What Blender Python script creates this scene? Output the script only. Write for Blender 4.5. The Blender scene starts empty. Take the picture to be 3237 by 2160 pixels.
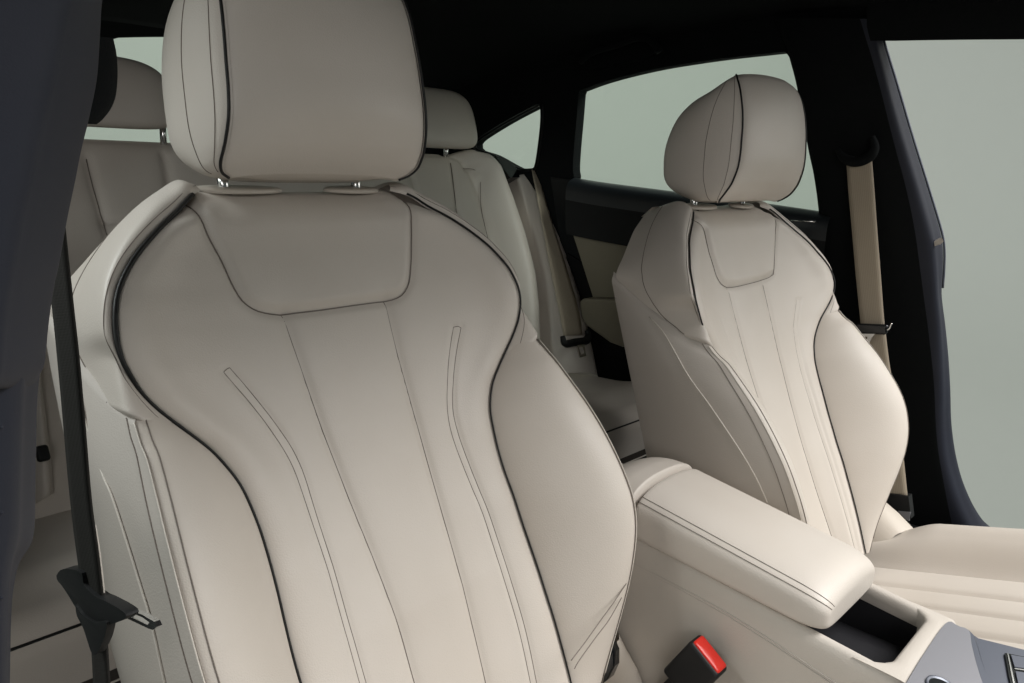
import bpy, bmesh, math
import numpy as np
from mathutils import Matrix, Vector
from mathutils.geometry import tessellate_polygon

# ------------------------------------------------------------------ scene, camera frame
SC = bpy.context.scene
COL = SC.collection
PI = math.pi
R = math.radians
FPX, W0, H0 = 2517.14, 3237.0, 2160.0
CAM = np.array([-.4921, -.5265, .5501])          # metres; X across the car, Y to its rear, Z up
YAW, PITCH, ROLL = R(47.58), R(-13.15), R(2.67)
FWD = np.array([math.sin(YAW) * math.cos(PITCH), math.cos(YAW) * math.cos(PITCH), math.sin(PITCH)])
_r = np.array([math.cos(YAW), -math.sin(YAW), 0.0]); _u = np.cross(_r, FWD)
RGT = _r * math.cos(ROLL) + _u * math.sin(ROLL)
UPV = -_r * math.sin(ROLL) + _u * math.cos(ROLL)


def ray(px):
    px = np.atleast_2d(np.array(px, float))
    return FWD + np.outer((px[:, 0] - W0 / 2) / FPX, RGT) - np.outer((px[:, 1] - H0 / 2) / FPX, UPV)


def on(px, p0, n):
    """points of the photograph taken onto a real plane (through p0, normal n)"""
    d = ray(px); n = np.array(n, float)
    t = ((np.array(p0, float) - CAM) @ n) / (d @ n)
    return CAM + d * t[:, None]


def onx(px, x): return on(px, (x, 0, 0), (1, 0, 0))
def ony(px, y): return on(px, (0, y, 0), (0, 1, 0))
def onz(px, z): return on(px, (0, 0, z), (0, 0, 1))


# ------------------------------------------------------------------ materials
def nm(name):
    m = bpy.data.materials.new(name); m.use_nodes = True
    nt = m.node_tree; b = nt.nodes['Principled BSDF']
    return m, nt, b


def simple(name, col, rough=.5, metal=0., spec=.5, bump=0., bscale=400., var=0., coat=0.):
    m, nt, b = nm(name)
    b.inputs['Base Color'].default_value = (*col, 1)
    b.inputs['Roughness'].default_value = rough
    b.inputs['Metallic'].default_value = metal
    b.inputs['Specular IOR Level'].default_value = spec
    b.inputs['Coat Weight'].default_value = coat
    tc = nt.nodes.new('ShaderNodeTexCoord')
    if bump:
        n = nt.nodes.new('ShaderNodeTexNoise'); n.inputs['Scale'].default_value = bscale
        n.inputs['Detail'].default_value = 4
        bp = nt.nodes.new('ShaderNodeBump'); bp.inputs['Strength'].default_value = bump
        bp.inputs['Distance'].default_value = .001
        nt.links.new(tc.outputs['Object'], n.inputs['Vector'])
        nt.links.new(n.outputs['Fac'], bp.inputs['Height'])
        nt.links.new(bp.outputs['Normal'], b.inputs['Normal'])
    if var:
        n = nt.nodes.new('ShaderNodeTexNoise'); n.inputs['Scale'].default_value = 9
        n.inputs['Detail'].default_value = 5
        r = nt.nodes.new('ShaderNodeValToRGB')
        r.color_ramp.elements[0].position = .3; r.color_ramp.elements[1].position = .7
        r.color_ramp.elements[0].color = (*[c * (1 - var) for c in col], 1)
        r.color_ramp.elements[1].color = (*[min(1, c * (1 + var)) for c in col], 1)
        nt.links.new(tc.outputs['Object'], n.inputs['Vector'])
        nt.links.new(n.outputs['Fac'], r.inputs['Fac'])
        nt.links.new(r.outputs['Color'], b.inputs['Base Color'])
    return m


def leather(name, col, rough=.42):
    """cream nappa leather: pebble grain, faint large mottling, uneven gloss"""
    m, nt, b = nm(name)
    N, L = nt.nodes.new, nt.links.new
    tc = N('ShaderNodeTexCoord')
    v = N('ShaderNodeTexVoronoi'); v.feature = 'SMOOTH_F1'; v.inputs['Scale'].default_value = 700
    v.inputs['Smoothness'].default_value = .6
    n1 = N('ShaderNodeTexNoise'); n1.inputs['Scale'].default_value = 60; n1.inputs['Detail'].default_value = 6
    n2 = N('ShaderNodeTexNoise'); n2.inputs['Scale'].default_value = 5; n2.inputs['Detail'].default_value = 3
    for t in (v, n1, n2): L(tc.outputs['Object'], t.inputs['Vector'])
    mx = N('ShaderNodeMath'); mx.operation = 'MULTIPLY_ADD'; mx.inputs[1].default_value = .4
    L(n1.outputs['Fac'], mx.inputs[0]); L(v.outputs['Distance'], mx.inputs[2])
    bp = N('ShaderNodeBump'); bp.inputs['Strength'].default_value = .15; bp.inputs['Distance'].default_value = .0012
    L(mx.outputs[0], bp.inputs['Height']); L(bp.outputs['Normal'], b.inputs['Normal'])
    r = N('ShaderNodeValToRGB')
    r.color_ramp.elements[0].position = .35; r.color_ramp.elements[1].position = .65
    r.color_ramp.elements[0].color = (col[0] * .965, col[1] * .955, col[2] * .94, 1)
    r.color_ramp.elements[1].color = (*[min(1, c * 1.025) for c in col], 1)
    L(n2.outputs['Fac'], r.inputs['Fac']); L(r.outputs['Color'], b.inputs['Base Color'])
    mr = N('ShaderNodeMapRange'); mr.inputs['To Min'].default_value = rough - .05; mr.inputs['To Max'].default_value = rough + .09
    L(n1.outputs['Fac'], mr.inputs['Value']); L(mr.outputs['Result'], b.inputs['Roughness'])
    b.inputs['Specular IOR Level'].default_value = .4
    return m


def webbing(name, col, axis_scale=900.):
    m, nt, b = nm(name)
    N, L = nt.nodes.new, nt.links.new
    uv = N('ShaderNodeUVMap')
    sp = N('ShaderNodeSeparateXYZ'); L(uv.outputs['UV'], sp.inputs[0])
    w = N('ShaderNodeMath'); w.operation = 'MULTIPLY'; w.inputs[1].default_value = 2 * PI * 14
    L(sp.outputs['X'], w.inputs[0])
    s = N('ShaderNodeMath'); s.operation = 'SINE'; L(w.outputs[0], s.inputs[0])
    w2 = N('ShaderNodeMath'); w2.operation = 'MULTIPLY'; w2.inputs[1].default_value = 2 * PI * 600
    L(sp.outputs['Y'], w2.inputs[0])
    s2 = N('ShaderNodeMath'); s2.operation = 'SINE'; L(w2.outputs[0], s2.inputs[0])
    ad = N('ShaderNodeMath'); ad.operation = 'MULTIPLY_ADD'; ad.inputs[1].default_value = .35
    L(s2.outputs[0], ad.inputs[0]); L(s.outputs[0], ad.inputs[2])
    bp = N('ShaderNodeBump'); bp.inputs['Strength'].default_value = .22; bp.inputs['Distance'].default_value = .0006
    L(ad.outputs[0], bp.inputs['Height']); L(bp.outputs['Normal'], b.inputs['Normal'])
    r = N('ShaderNodeMapRange'); r.inputs['From Min'].default_value = -1
    r.inputs['To Min'].default_value = .9; r.inputs['To Max'].default_value = 1.05
    L(s.outputs[0], r.inputs['Value'])
    mc = N('ShaderNodeVectorMath'); mc.operation = 'SCALE'; mc.inputs[0].default_value = col
    L(r.outputs['Result'], mc.inputs['Scale']); L(mc.outputs[0], b.inputs['Base Color'])
    b.inputs['Roughness'].default_value = .75
    b.inputs['Specular IOR Level'].default_value = .25
    return m


def glass_mat(name):
    m = bpy.data.materials.new(name); m.use_nodes = True
    nt = m.node_tree; nt.nodes.clear()
    o = nt.nodes.new('ShaderNodeOutputMaterial'); mx = nt.nodes.new('ShaderNodeMixShader')
    t = nt.nodes.new('ShaderNodeBsdfTransparent'); t.inputs[0].default_value = (.93, .97, .94, 1)
    g = nt.nodes.new('ShaderNodeBsdfGlossy'); g.inputs['Roughness'].default_value = .02
    mx.inputs[0].default_value = .03
    nt.links.new(t.outputs[0], mx.inputs[1]); nt.links.new(g.outputs[0], mx.inputs[2])
    nt.links.new(mx.outputs[0], o.inputs[0])
    return m


CREAM = (.572, .529, .481)
M = dict(
    leather=leather('cream_leather', CREAM),
    bolster=leather('cream_leather_bolster', (.558, .514, .464), .44),
    vinyl=leather('cream_console_leather', (.52, .482, .436), .5),
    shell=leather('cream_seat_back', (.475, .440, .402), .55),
    thread=simple('dark_thread', (.17, .145, .125), .8),  # sewing thread; also drawn as shade in the cushion pleats
    lightthread=simple('pale_piping', (.62, .58, .52), .5),
    piping=simple('black_piping', (.008, .008, .008), .45, spec=.35, bump=.3, bscale=900),
    black=simple('black_plastic', (.007, .0075, .008), .5, spec=.3, bump=.15, bscale=1500),
    carpet=simple('black_carpet', (.010, .010, .010), .95, spec=.05, bump=.8, bscale=700),
    roof=simple('black_headliner', (.0075, .0085, .009), .95, spec=.08, bump=.5, bscale=900),
    navy=simple('dark_pillar_trim', (.014, .0165, .026), .62, spec=.28, bump=.12, bscale=1400, var=.08),
    door=simple('black_door_trim', (.007, .008, .009), .55, spec=.22, bump=.2, bscale=1200),
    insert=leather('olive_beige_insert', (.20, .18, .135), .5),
    fascia=simple('brown_black_cushion_skirt', (.05, .044, .038), .8, spec=.2, bump=.2, bscale=900),  # shade low on the bench cushion front, put into the colour
    tray=simple('dark_rubber_lining', (.016, .016, .019), .55, spec=.35, bump=.2, bscale=1500),
    ledge=simple('satin_black_ledge', (.014, .017, .020), .38, spec=.5, coat=.3),
    chrome=simple('chrome', (.75, .75, .74), .18, metal=1.),
    satin=simple('satin_silver_panel', (.27, .27, .297), .36, metal=.55, bump=.06, bscale=1500),
    graphite=simple('graphite_panel', (.10, .11, .14), .3, metal=.3),
    gloss=simple('gloss_black', (.006, .007, .008), .12, spec=.6),
    red=simple('red_plastic', (.62, .022, .012), .33, spec=.5, bump=.12, bscale=260),
    belt_black=webbing('black_webbing', (.016, .015, .013)),
    belt_beige=webbing('beige_webbing', (.36, .31, .24)),
    glass=glass_mat('window_glass'),
    backdrop=simple('pale_studio_paint', (.63, .655, .62), .9, spec=.1, var=.005),
    beige_trim=leather('beige_plastic_trim', (.52, .475, .42), .4),
)


# ------------------------------------------------------------------ mesh building
class MB:
    def __init__(s): s.v = []; s.f = []; s.m = []; s.uv = {}

    def add(s, verts, faces, mi=0):
        o = len(s.v); s.v += [tuple(map(float, p)) for p in verts]
        s.f += [tuple(i + o for i in f) for f in faces]; s.m += [mi] * len(faces)
        return o

    def grid(s, P, mi=0, closed_c=False, uv=None):
        P = np.asarray(P, float); r, c = P.shape[:2]
        fs = []
        for i in range(r - 1):
            for j in range(c if closed_c else c - 1):
                j2 = (j + 1) % c
                fs.append((i * c + j, i * c + j2, (i + 1) * c + j2, (i + 1) * c + j))
        o = s.add(P.reshape(-1, 3), fs, mi)
        if uv is not None:
            for k, q in enumerate(np.asarray(uv).reshape(-1, 2)): s.uv[o + k] = tuple(q)

    def fan(s, ring, mi=0, centre=None):
        ring = np.asarray(ring, float); c = ring.mean(0) if centre is None else np.array(centre)
        n = len(ring)
        s.add(np.vstack([ring, c]), [(i, (i + 1) % n, n) for i in range(n)], mi)

    def tube(s, pts, r, seg=8, mi=0, cap=True, squash=None):
        P = np.asarray(pts, float); n = len(P)
        rr = np.full(n, r) if np.isscalar(r) else np.asarray(r, float)
        T = np.gradient(P, axis=0); T /= np.linalg.norm(T, axis=1)[:, None] + 1e-12
        a = np.array([0, 0, 1.]) if abs(T[0][2]) < .9 else np.array([1., 0, 0])
        N = np.cross(T[0], a); N /= np.linalg.norm(N)
        rings = []
        for i in range(n):
            N = N - T[i] * (N @ T[i]); N /= np.linalg.norm(N) + 1e-12
            B = np.cross(T[i], N)
            th = np.arange(seg) * 2 * PI / seg
            rings.append(P[i] + rr[i] * (np.outer(np.cos(th), N) + np.outer(np.sin(th), B)))
        s.grid(np.array(rings), mi, closed_c=True)
        if cap: s.fan(rings[0][::-1], mi); s.fan(rings[-1], mi)

    def loft(s, rings, mi=0, cap=True):
        s.grid(np.array(rings), mi, closed_c=True)
        if cap: s.fan(rings[0][::-1], mi); s.fan(rings[-1], mi)

    def prism(s, poly, depth, mi=0):
        """planar polygon given as 3D points, thickened by the vector depth"""
        A = np.asarray(poly, float); B = A + np.asarray(depth, float); n = len(A)
        tri = tessellate_polygon([[Vector(p) for p in A]])
        s.add(A, [tuple(t) for t in tri], mi)
        s.add(B, [tuple(t[::-1]) for t in tri], mi)
        s.add(np.vstack([A, B]), [(i, (i + 1) % n, n + (i + 1) % n, n + i) for i in range(n)], mi)

    def holed(s, loops, depth, mi=0):
        L3 = [[Vector(p) for p in l] for l in loops]
        tri = tessellate_polygon(L3); flat = np.array([p for l in loops for p in l], float)
        d = np.asarray(depth, float)
        s.add(flat, [tuple(t) for t in tri], mi); s.add(flat + d, [tuple(t[::-1]) for t in tri], mi)
        for l in loops:
            A = np.array(l, float); n = len(A)
            s.add(np.vstack([A, A + d]), [(i, (i + 1) % n, n + (i + 1) % n, n + i) for i in range(n)], mi)

    def box(s, c, ex, ey, ez, bev=.15, mi=0, n=5):
        """rounded box: centre, three half-axis vectors"""
        c, ex, ey, ez = [np.array(a, float) for a in (c, ex, ey, ez)]
        rings = []
        lx, ly, lz = [np.linalg.norm(a) for a in (ex, ey, ez)]
        b = bev * min(lx, ly, lz)
        prof = [(1 - math.cos(k / n * PI / 2), math.sin(k / n * PI / 2)) for k in range(n + 1)]  # (height, inset left)
        zs = [(-1 + b / lz * h, 1 - q) for h, q in prof] + [(1 - b / lz * h, 1 - q) for h, q in prof[::-1]]
        for z, q in zs:
            ix, iy = b * q, b * q
            ring = []
            for k, (sx, sy) in enumerate(((1, 1), (-1, 1), (-1, -1), (1, -1))):
                for j in range(n + 1):
                    a = (k + j / n) * PI / 2
                    x = sx * (lx - b) + (b - ix * 1) * math.cos(a); y = sy * (ly - b) + (b - iy * 1) * math.sin(a)
                    ring.append(c + ex / lx * x + ey / ly * y + ez * z)
            rings.append(ring)
        s.loft(rings, mi)

    def ribbon(s, Lp, Rp, th, nrm, mi=0, cols=6):
        """webbing between two edge polylines, thickness th along nrm"""
        Lp, Rp = np.asarray(Lp, float), np.asarray(Rp, float)
        t = np.linspace(0, 1, cols)
        G = Lp[:, None] * (1 - t)[None, :, None] + Rp[:, None] * t[None, :, None]
        d = np.concatenate([[0], np.cumsum(np.linalg.norm(np.diff(Lp, axis=0), axis=1))])
        uv = np.stack([np.broadcast_to(t, G.shape[:2]), np.broadcast_to(d[:, None], G.shape[:2])], -1)
        n = np.array(nrm, float) * th
        s.grid(G, mi, uv=uv); s.grid(G + n, mi, uv=uv)
        s.grid(np.stack([G[:, 0], G[:, 0] + n], 1), mi); s.grid(np.stack([G[:, -1], G[:, -1] + n], 1), mi)
        s.grid(np.stack([G[0], G[0] + n], 1), mi); s.grid(np.stack([G[-1], G[-1] + n], 1), mi)

    def build(s, name, mats, parent=None, smooth=True, angle=None, weld=True):
        if not isinstance(mats, (list, tuple)): mats = [mats]
        base = np.zeros(3)
        p = parent
        while p is not None: base += np.array(p.location); p = p.parent
        me = bpy.data.meshes.new(name)
        V = np.array(s.v) - base
        me.from_pydata(V.tolist(), [], s.f)
        for m in mats: me.materials.append(m)
        me.polygons.foreach_set('material_index', s.m)
        if s.uv:
            l = me.uv_layers.new(name='UVMap')
            for lp in me.loops: l.data[lp.index].uv = s.uv.get(lp.vertex_index, (0, 0))
        bm = bmesh.new(); bm.from_mesh(me)
        if weld: bmesh.ops.remove_doubles(bm, verts=bm.verts, dist=1e-5)
        bmesh.ops.recalc_face_normals(bm, faces=bm.faces)
        bm.to_mesh(me); bm.free()
        me.polygons.foreach_set('use_smooth', [smooth] * len(me.polygons))
        o = bpy.data.objects.new(name, me); COL.objects.link(o)
        if smooth and angle: me.set_sharp_from_angle(angle=R(angle))
        if parent is not None: o.parent = parent
        return o


def tag(o, label=None, cat=None, group=None, kind=None):
    if label: o['label'] = label
    if cat: o['category'] = cat
    if group: o['group'] = group
    if kind: o['kind'] = kind
    return o


def empty(name, loc, label, cat, group=None):
    o = bpy.data.objects.new(name, None); COL.objects.link(o)
    o.location = loc; o.empty_display_size = .05
    return tag(o, label, cat, group)


def spline(pts, n=40):
    """Catmull-Rom through the points, resampled evenly"""
    P = np.asarray(pts, float)
    E = np.vstack([2 * P[0] - P[1], P, 2 * P[-1] - P[-2]])
    out = []
    for i in range(1, len(E) - 2):
        t = np.linspace(0, 1, 14, endpoint=False)[:, None]
        a, b, c, d = E[i - 1], E[i], E[i + 1], E[i + 2]
        out.append(.5 * (2 * b + (c - a) * t + (2 * a - 5 * b + 4 * c - d) * t ** 2 + (3 * b - a - 3 * c + d) * t ** 3))
    out = np.vstack(out + [P[-1:]])
    s = np.concatenate([[0], np.cumsum(np.linalg.norm(np.diff(out, axis=0), axis=1))])
    q = np.linspace(0, s[-1], n)
    return np.stack([np.interp(q, s, out[:, k]) for k in range(out.shape[1])], 1)


def pdist(U, V, line):
    """distance of every (U,V) to a polyline"""
    L = np.asarray(line, float); best = np.full(U.shape, 1e9)
    for a, b in zip(L[:-1], L[1:]):
        d = b - a; q = d @ d + 1e-12
        t = np.clip(((U - a[0]) * d[0] + (V - a[1]) * d[1]) / q, 0, 1)
        best = np.minimum(best, np.hypot(U - a[0] - t * d[0], V - a[1] - t * d[1]))
    return best


def inside(U, V, poly):
    P = np.asarray(poly, float); r = np.zeros(U.shape, bool)
    for (x1, y1), (x2, y2) in zip(P, np.roll(P, -1, 0)):
        c = ((y1 > V) != (y2 > V)) & (U < (x2 - x1) * (V - y1) / (y2 - y1 + 1e-12) + x1)
        r ^= c
    return r


def smooth01(x): x = np.clip(x, 0, 1); return x * x * (3 - 2 * x)


# ------------------------------------------------------------------ the front seats
# outline of the piped centre panel and crest of the side bolsters: (height v up the backrest, half width u, depth w)
PV = np.array([.556, .545, .53, .515, .50, .485, .47, .455, .44, .425, .41, .395, .38, .365, .35, .335, .32, .305, .29, .275, .26, .23, .20, .17, .14, .11, .08, .05, .02, -.03, -.08])
NEAR_P = (np.array([.118, .136, .153, .173, .191, .207, .220, .230, .237, .241, .243, .242, .237, .230, .219, .205, .191, .178, .169, .162, .158, .154, .153, .154, .155, .156, .156, .155, .154, .152, .150]),
          np.array([-.024, -.013, -.008, -.001, .004, .008, .012, .015, .019, .021, .022, .021, .019, .015, .011, .008, .006, .004, .004, .005, .007, .010, .013, .017, .019, .022, .026, .030, .034, .038, .04]))
FAR_P = (np.array([.119, .137, .154, .172, .190, .205, .218, .229, .238, .245, .249, .249, .244, .233, .218, .202, .188, .176, .167, .159, .153, .148, .144, .141, .138, .135, .132, .128, .124, .118, .112]),
         np.array([-.026, -.017, -.012, -.008, -.003, .003, .008, .012, .017, .021, .023, .024, .022, .018, .012, .005, .001, -.002, -.003, -.002, -.001, .002, .006, .009, .013, .017, .022, .026, .030, .035, .038]))
CV = np.array([.40, .385, .37, .355, .34, .325, .31, .28, .25, .22, .19, .16, .13, .10, .07, .04, .01, -.04, -.08])
NEAR_C = (np.array([.244, .245, .246, .247, .248, .250, .251, .255, .259, .262, .264, .265, .264, .259, .251, .241, .229, .208, .19]),
          np.array([.004, .010, .017, .023, .031, .039, .048, .061, .073, .083, .091, .097, .101, .100, .094, .085, .074, .054, .04]))
FAR_C = (np.array([.241, .241, .241, .242, .242, .242, .243, .244, .246, .247, .248, .247, .242, .232, .217, .200, .181, .15, .125]),
         np.array([.004, .010, .015, .018, .024, .033, .045, .060, .075, .087, .097, .104, .106, .104, .097, .085, .071, .05, .04]))


class Seat:
    def __init__(s, org, rec, P, C, lift):
        s.o = np.array(org); s.rec = R(rec)
        s.e = np.array([1., 0, 0]); s.t = np.array([0, math.sin(s.rec), math.cos(s.rec)]); s.n = np.array([0, -math.cos(s.rec), math.sin(s.rec)])
        s.P, s.C, s.lift = P, C, lift
        s.fP = spline(np.stack([PV, P[0], P[1]], 1), 400)[::-1].T; s.fC = spline(np.stack([CV, C[0], C[1]], 1), 400)[::-1].T

    def w(s, q):
        q = np.asarray(q, float)
        return s.o + q[..., 0:1] * s.e + q[..., 1:2] * s.t + q[..., 2:3] * s.n

    def uP(s, v): return np.interp(v, s.fP[0], s.fP[1])
    def wP(s, v): return np.interp(v, s.fP[0], s.fP[2])
    def uC(s, v): return np.interp(v, s.fC[0], s.fC[1])
    def wC(s, v): return np.interp(v, s.fC[0], s.fC[2])

    def base(s, u, v):
        c = -.018 + s.lift * np.interp(v, [-.1, 0, .1, .2, .3, .42, .6], [.042, .040, .034, .022, .010, 0, .002])
        t = np.clip(np.abs(u) / s.uP(v), 0, 1)
        return c + (s.wP(v) - c) * t ** 2.4

    def hit(s, px, f=None, u=None, w=None):
        """pixel polyline onto the seat surface w=f(u,v), or onto u=const / w=const; gives (u,v,w)"""
        d = ray(px); Mx = np.stack([s.e, s.t, s.n]); dl = d @ Mx.T; c = Mx @ (CAM - s.o)
        if u is not None:
            t = (u - c[0]) / dl[:, 0]; return c + dl * t[:, None]
        if w is not None:
            t = (w - c[2]) / dl[:, 2]; return c + dl * t[:, None]
        q = None; ww = np.zeros(len(d))
        for _ in range(14):
            t = (ww - c[2]) / dl[:, 2]; q = c + dl * t[:, None]; ww = .5 * ww + .5 * f(q[:, 0], q[:, 1])
        return q


def build_seat(S, root, feat, hrdv=0., hrtop=0., hroff=0., hrback=0.):
    """feat: uv polylines of seams; all parts parented to root"""
    lea, bol, thr, pip = M['leather'], M['bolster'], M['thread'], M['piping']
    bib = feat['bib']; lines = feat['lines']; soft = feat.get('soft', []); threads = feat['threads']
    bibpoly = np.vstack([bib, [(bib[-1][0], .70), (bib[0][0], .70)]])

    def surf(u, v):
        w = S.base(u, v)
        db = pdist(u, v, bib); ins = inside(u, v, bibpoly)
        w = w + np.where(ins, .0042 * smooth01(db / .012), 0) - .0028 * np.exp(-(db / .0042) ** 2)
        for l in lines:
            d = pdist(u, v, l); w = w - .0026 * np.exp(-(d / .0045) ** 2) - .0028 * np.exp(-(d / .016) ** 2)
        for l in soft:
            d = pdist(u, v, l); w = w - .0016 * np.exp(-(d / .0035) ** 2)
        de = S.uP(v) - np.abs(u)
        w = w - .005 * np.exp(-np.clip(de, 0, 1) / .005) + .004 * np.exp(-((de - .022) / .02) ** 2)
        return w - 16. * np.clip(v - .512, 0, 1) ** 2
    # ---- centre panel
    vr = np.concatenate([np.linspace(-.08, .545, 250)])
    tc = np.sin(np.linspace(-PI / 2, PI / 2, 150)); tc = .6 * tc + .4 * np.linspace(-1, 1, 150)
    V = np.repeat(vr[:, None], 150, 1); U = tc[None] * S.uP(V)
    G = np.stack([U, V, surf(U, V)], -1)
    # lip that rolls over the top of the backrest and runs back under the headrest
    top = G[-1]; lip = []
    for k in range(1, 15):
        q = k / 14
        row = top.copy(); row[:, 1] += (.036 * q - .010 * q ** 3) * (1 + .18 * np.abs(tc) ** 3); row[:, 2] -= .034 * q + .022 * q * q
        row[:, 0] *= 1 - .06 * q
        lip.append(row)
    for k in range(1, 8):
        row = lip[13].copy(); row[:, 2] -= .0045 * k; row[:, 1] -= .0012 * k
        row[:, 0] *= 1 - .012 * k; lip.append(row)
    G = np.concatenate([G, np.array(lip)])
    mb = MB(); mb.grid(S.w(G))
    for l, r in threads:
        q = spline(l, 70); u, v = q[:, 0], q[:, 1]
        mb.tube(S.w(np.stack([u, v, surf(u, v) + r * .1 + (.0009 if l is bib else 0)], 1)), r, 6, 1)
    back = mb.build('backrest', [lea, thr], root)
    # ---- piping, one cord on each side
    for sd in (-1, 1):
        vv = np.concatenate([np.linspace(-.08, .36, 90), np.linspace(.365, .548, 70)])
        q = np.stack([sd * (S.uP(vv) + .0006), vv, S.wP(vv) - .0012], 1)
        q = q.copy()
        for _ in range(3): q[1:-1] = .25 * q[:-2] + .5 * q[1:-1] + .25 * q[2:]
        rr = np.interp(vv, [-.1, .25, .36, .42, .53], [.0012, .0012, .0017, .0026, .0022] if sd < 0 and S is NEAR else [.0011, .0011, .0012, .0014, .0014])
        mb = MB(); mb.tube(S.w(q), rr, 8)
        mb.build('piping', pip, root)
        # welt of cream leather beside the cord on the shoulder
    # ---- side bolsters, shoulder caps, side panels
    for sd in (-1, 1):
        vb = np.linspace(-.08, .370, 130); s_ = np.linspace(0, 1, 44)
        uP, wP, uC, wC = S.uP(vb), S.wP(vb), S.uC(vb), S.wC(vb)
        top = smooth01((vb - .346) / .015)
        cx = uP + .60 * (uC - uP); cw = np.maximum(wC, wP) + .016 * (1 - top) * smooth01((wC - .02) / .06)
        sh = smooth01((vb - .02) / .33) * .03
        B = lambda a, b, c: (a[:, None] * (1 - s_) ** 2 + 2 * b[:, None] * s_ * (1 - s_) + c[:, None] * s_ ** 2)
        u = B(uP, cx, uC); w = B(wP, cw, wC)
        L = np.hypot(uC - uP, wC - wP)[:, None]
        w = w - .006 * np.exp(-s_[None] * L / .005) - .013 * top[:, None] - .0035 * np.exp(-(1 - s_[None]) * L / .004)
        u = u - .006 * top[:, None]
        v = np.repeat(vb[:, None], 44, 1)
        mb = MB(); mb.grid(S.w(np.stack([sd * u, v, w], -1)))
        # seam that runs beside the crest and the tuck near the bottom
        k0 = vb > -.06
        for off in ((-.0135,) if sd < 0 else (-.006,)):
            kk = (vb < .348) & k0
            sp = np.clip(1 + off / L[:, 0], .1, 1)
            uu = uP * (1 - sp) ** 2 + 2 * cx * sp * (1 - sp) + uC * sp ** 2
            ww = wP * (1 - sp) ** 2 + 2 * cw * sp * (1 - sp) + wC * sp ** 2
            q = np.stack([sd * (uu + .0002), vb, ww + .0002], 1)[kk]
            mb.tube(S.w(q), .0006, 6, 1)
        bo = mb.build('side_bolster', [bol, thr], root)
        if 'tuck' in feat and sd > 0:
            mb2 = MB()
            for l in feat['tuck']: mb2.tube(l, .0006, 6, 0)
            mb2.build('tuck_seam', thr, bo)
        # side panel: crest to the rear edge
        rr_ = np.linspace(0, 1, 40); vs_ = np.linspace(-.08, .355, 100)
        uC, wC = S.uC(vs_), S.wC(vs_)

        def side(vv, r):
            uc, wc = S.uC(vv), S.wC(vv)
            ub = np.interp(vv, [-.08, .02, .12, .3, .5], [.235, .25, .257, .257, .25])
            return uc * (1 - r) + ub * r + .017 * np.sin(PI * np.clip(r, 0, 1)) ** .8 * smooth01((.39 - vv) / .13), wc * (1 - r) - .112 * r
        U_, W_ = side(vs_[:, None], rr_[None])
        Vv = vs_[:, None] + .125 * smooth01((vs_[:, None] - .0) / .34) * rr_[None] ** 1.1
        U_ = U_ - .006 * smooth01((vs_[:, None] - .340) / .015) * 1.5
        mb = MB(); mb.grid(S.w(np.stack([sd * U_, Vv, W_], -1)))
        kk = (vs_ < .346) & (vs_ > -.06)
        for r0, rad, mi in ((.06, .0005, 1), (.0, .0006, 2)):
            u1, w1 = side(vs_[kk], r0)
            v1 = vs_[kk] + .125 * smooth01(vs_[kk] / .34) * r0 ** 1.1
            mb.tube(S.w(np.stack([sd * (u1 + .0003), v1, w1], 1)), rad, 6, mi)
        # pale welt crossing the side panel from rear top to front bottom
        wl = feat['welt']; wl = np.vstack([[(.40, -.054), (.37, -.036)], wl[wl[:, 0] < .352], [wl[-1] * 2 - wl[-2]]]); v1 = wl[:, 0]
        wt = wl[:, 1]
        # find r for the wanted depth
        rq = np.clip((S.wC(v1) - wt) / (S.wC(v1) + .112), 0, 1)
        for _ in range(6):
            vrow = v1 - .125 * smooth01(v1 / .34) * rq ** 1.1
            rq = np.clip((S.wC(vrow) - wt) / (S.wC(vrow) + .112), 0, 1)
        kz = np.polyfit(np.arange(len(rq)), rq, 2); rq = np.clip(np.polyval(kz, np.arange(len(rq))), 0, 1)
        u1, w1 = side(vrow, rq)
        mb.tube(S.w(spline(np.stack([sd * (u1 + .0008), v1, w1], 1), 60)), .0010, 8, 2)
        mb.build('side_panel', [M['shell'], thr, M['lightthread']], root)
        # shoulder cap: from the piping round to the rear edge, lower edge lapping over the bolster
        vc = np.linspace(.336, .556, 86); a = np.linspace(0, 1, 36)
        uP, wP = S.uP(vc), S.wP(vc)
        du, dv = np.gradient(uP, vc), np.ones_like(vc)
        nl = np.hypot(du, dv); nu, nv = dv / nl, -du / nl                       # outward normal in the u,v plane
        low = smooth01((.415 - vc) / .06)
        nu = nu * (1 - low) + low; nv = nv * (1 - low)
        KV = [.342, .37, .39, .41, .425, .44, .455, .47, .485, .50, .515, .53, .545, .556]
        KT = np.array([[.2515, .252, .2525, .2525, .249, .242, .233, .222, .207, .190, .170, .150, .131, .121],
                       [.388, .403, .418, .433, .448, .465, .482, .498, .516, .533, .550, .563, .573, .566],
                       [.251, .251, .251, .250, .247, .239, .227, .213, .196, .178, .158, .138, .118, .104],
                       [.463, .466, .469, .473, .478, .486, .496, .509, .525, .541, .554, .566, .573, .566]])
        kf = spline(np.vstack([KV, KT]).T, 300).T
        mu, mv, bu, bv_ = [np.interp(vc, kf[0], kf[i]) for i in (1, 2, 3, 4)]
        lw2 = smooth01((.412 - vc) / .035); vcc = vc + .015
        p0 = np.stack([uP, vc, wP], -1)
        p1 = np.stack([uP + .46 * (mu - uP) + .0045 * nu, vc + .46 * (mv - vc) + .0045 * nv, wP - .009], -1)
        p1c = np.stack([S.uC(vcc) + .0022, vcc, S.wC(vcc) + .0035], -1)
        p1 = p1 * (1 - lw2[:, None]) + p1c * lw2[:, None]
        p2 = np.stack([mu, mv, np.full_like(vc, -.05)], -1)
        p3 = np.stack([bu, bv_, np.full_like(vc, -.106)], -1)
        rows = []
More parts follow.
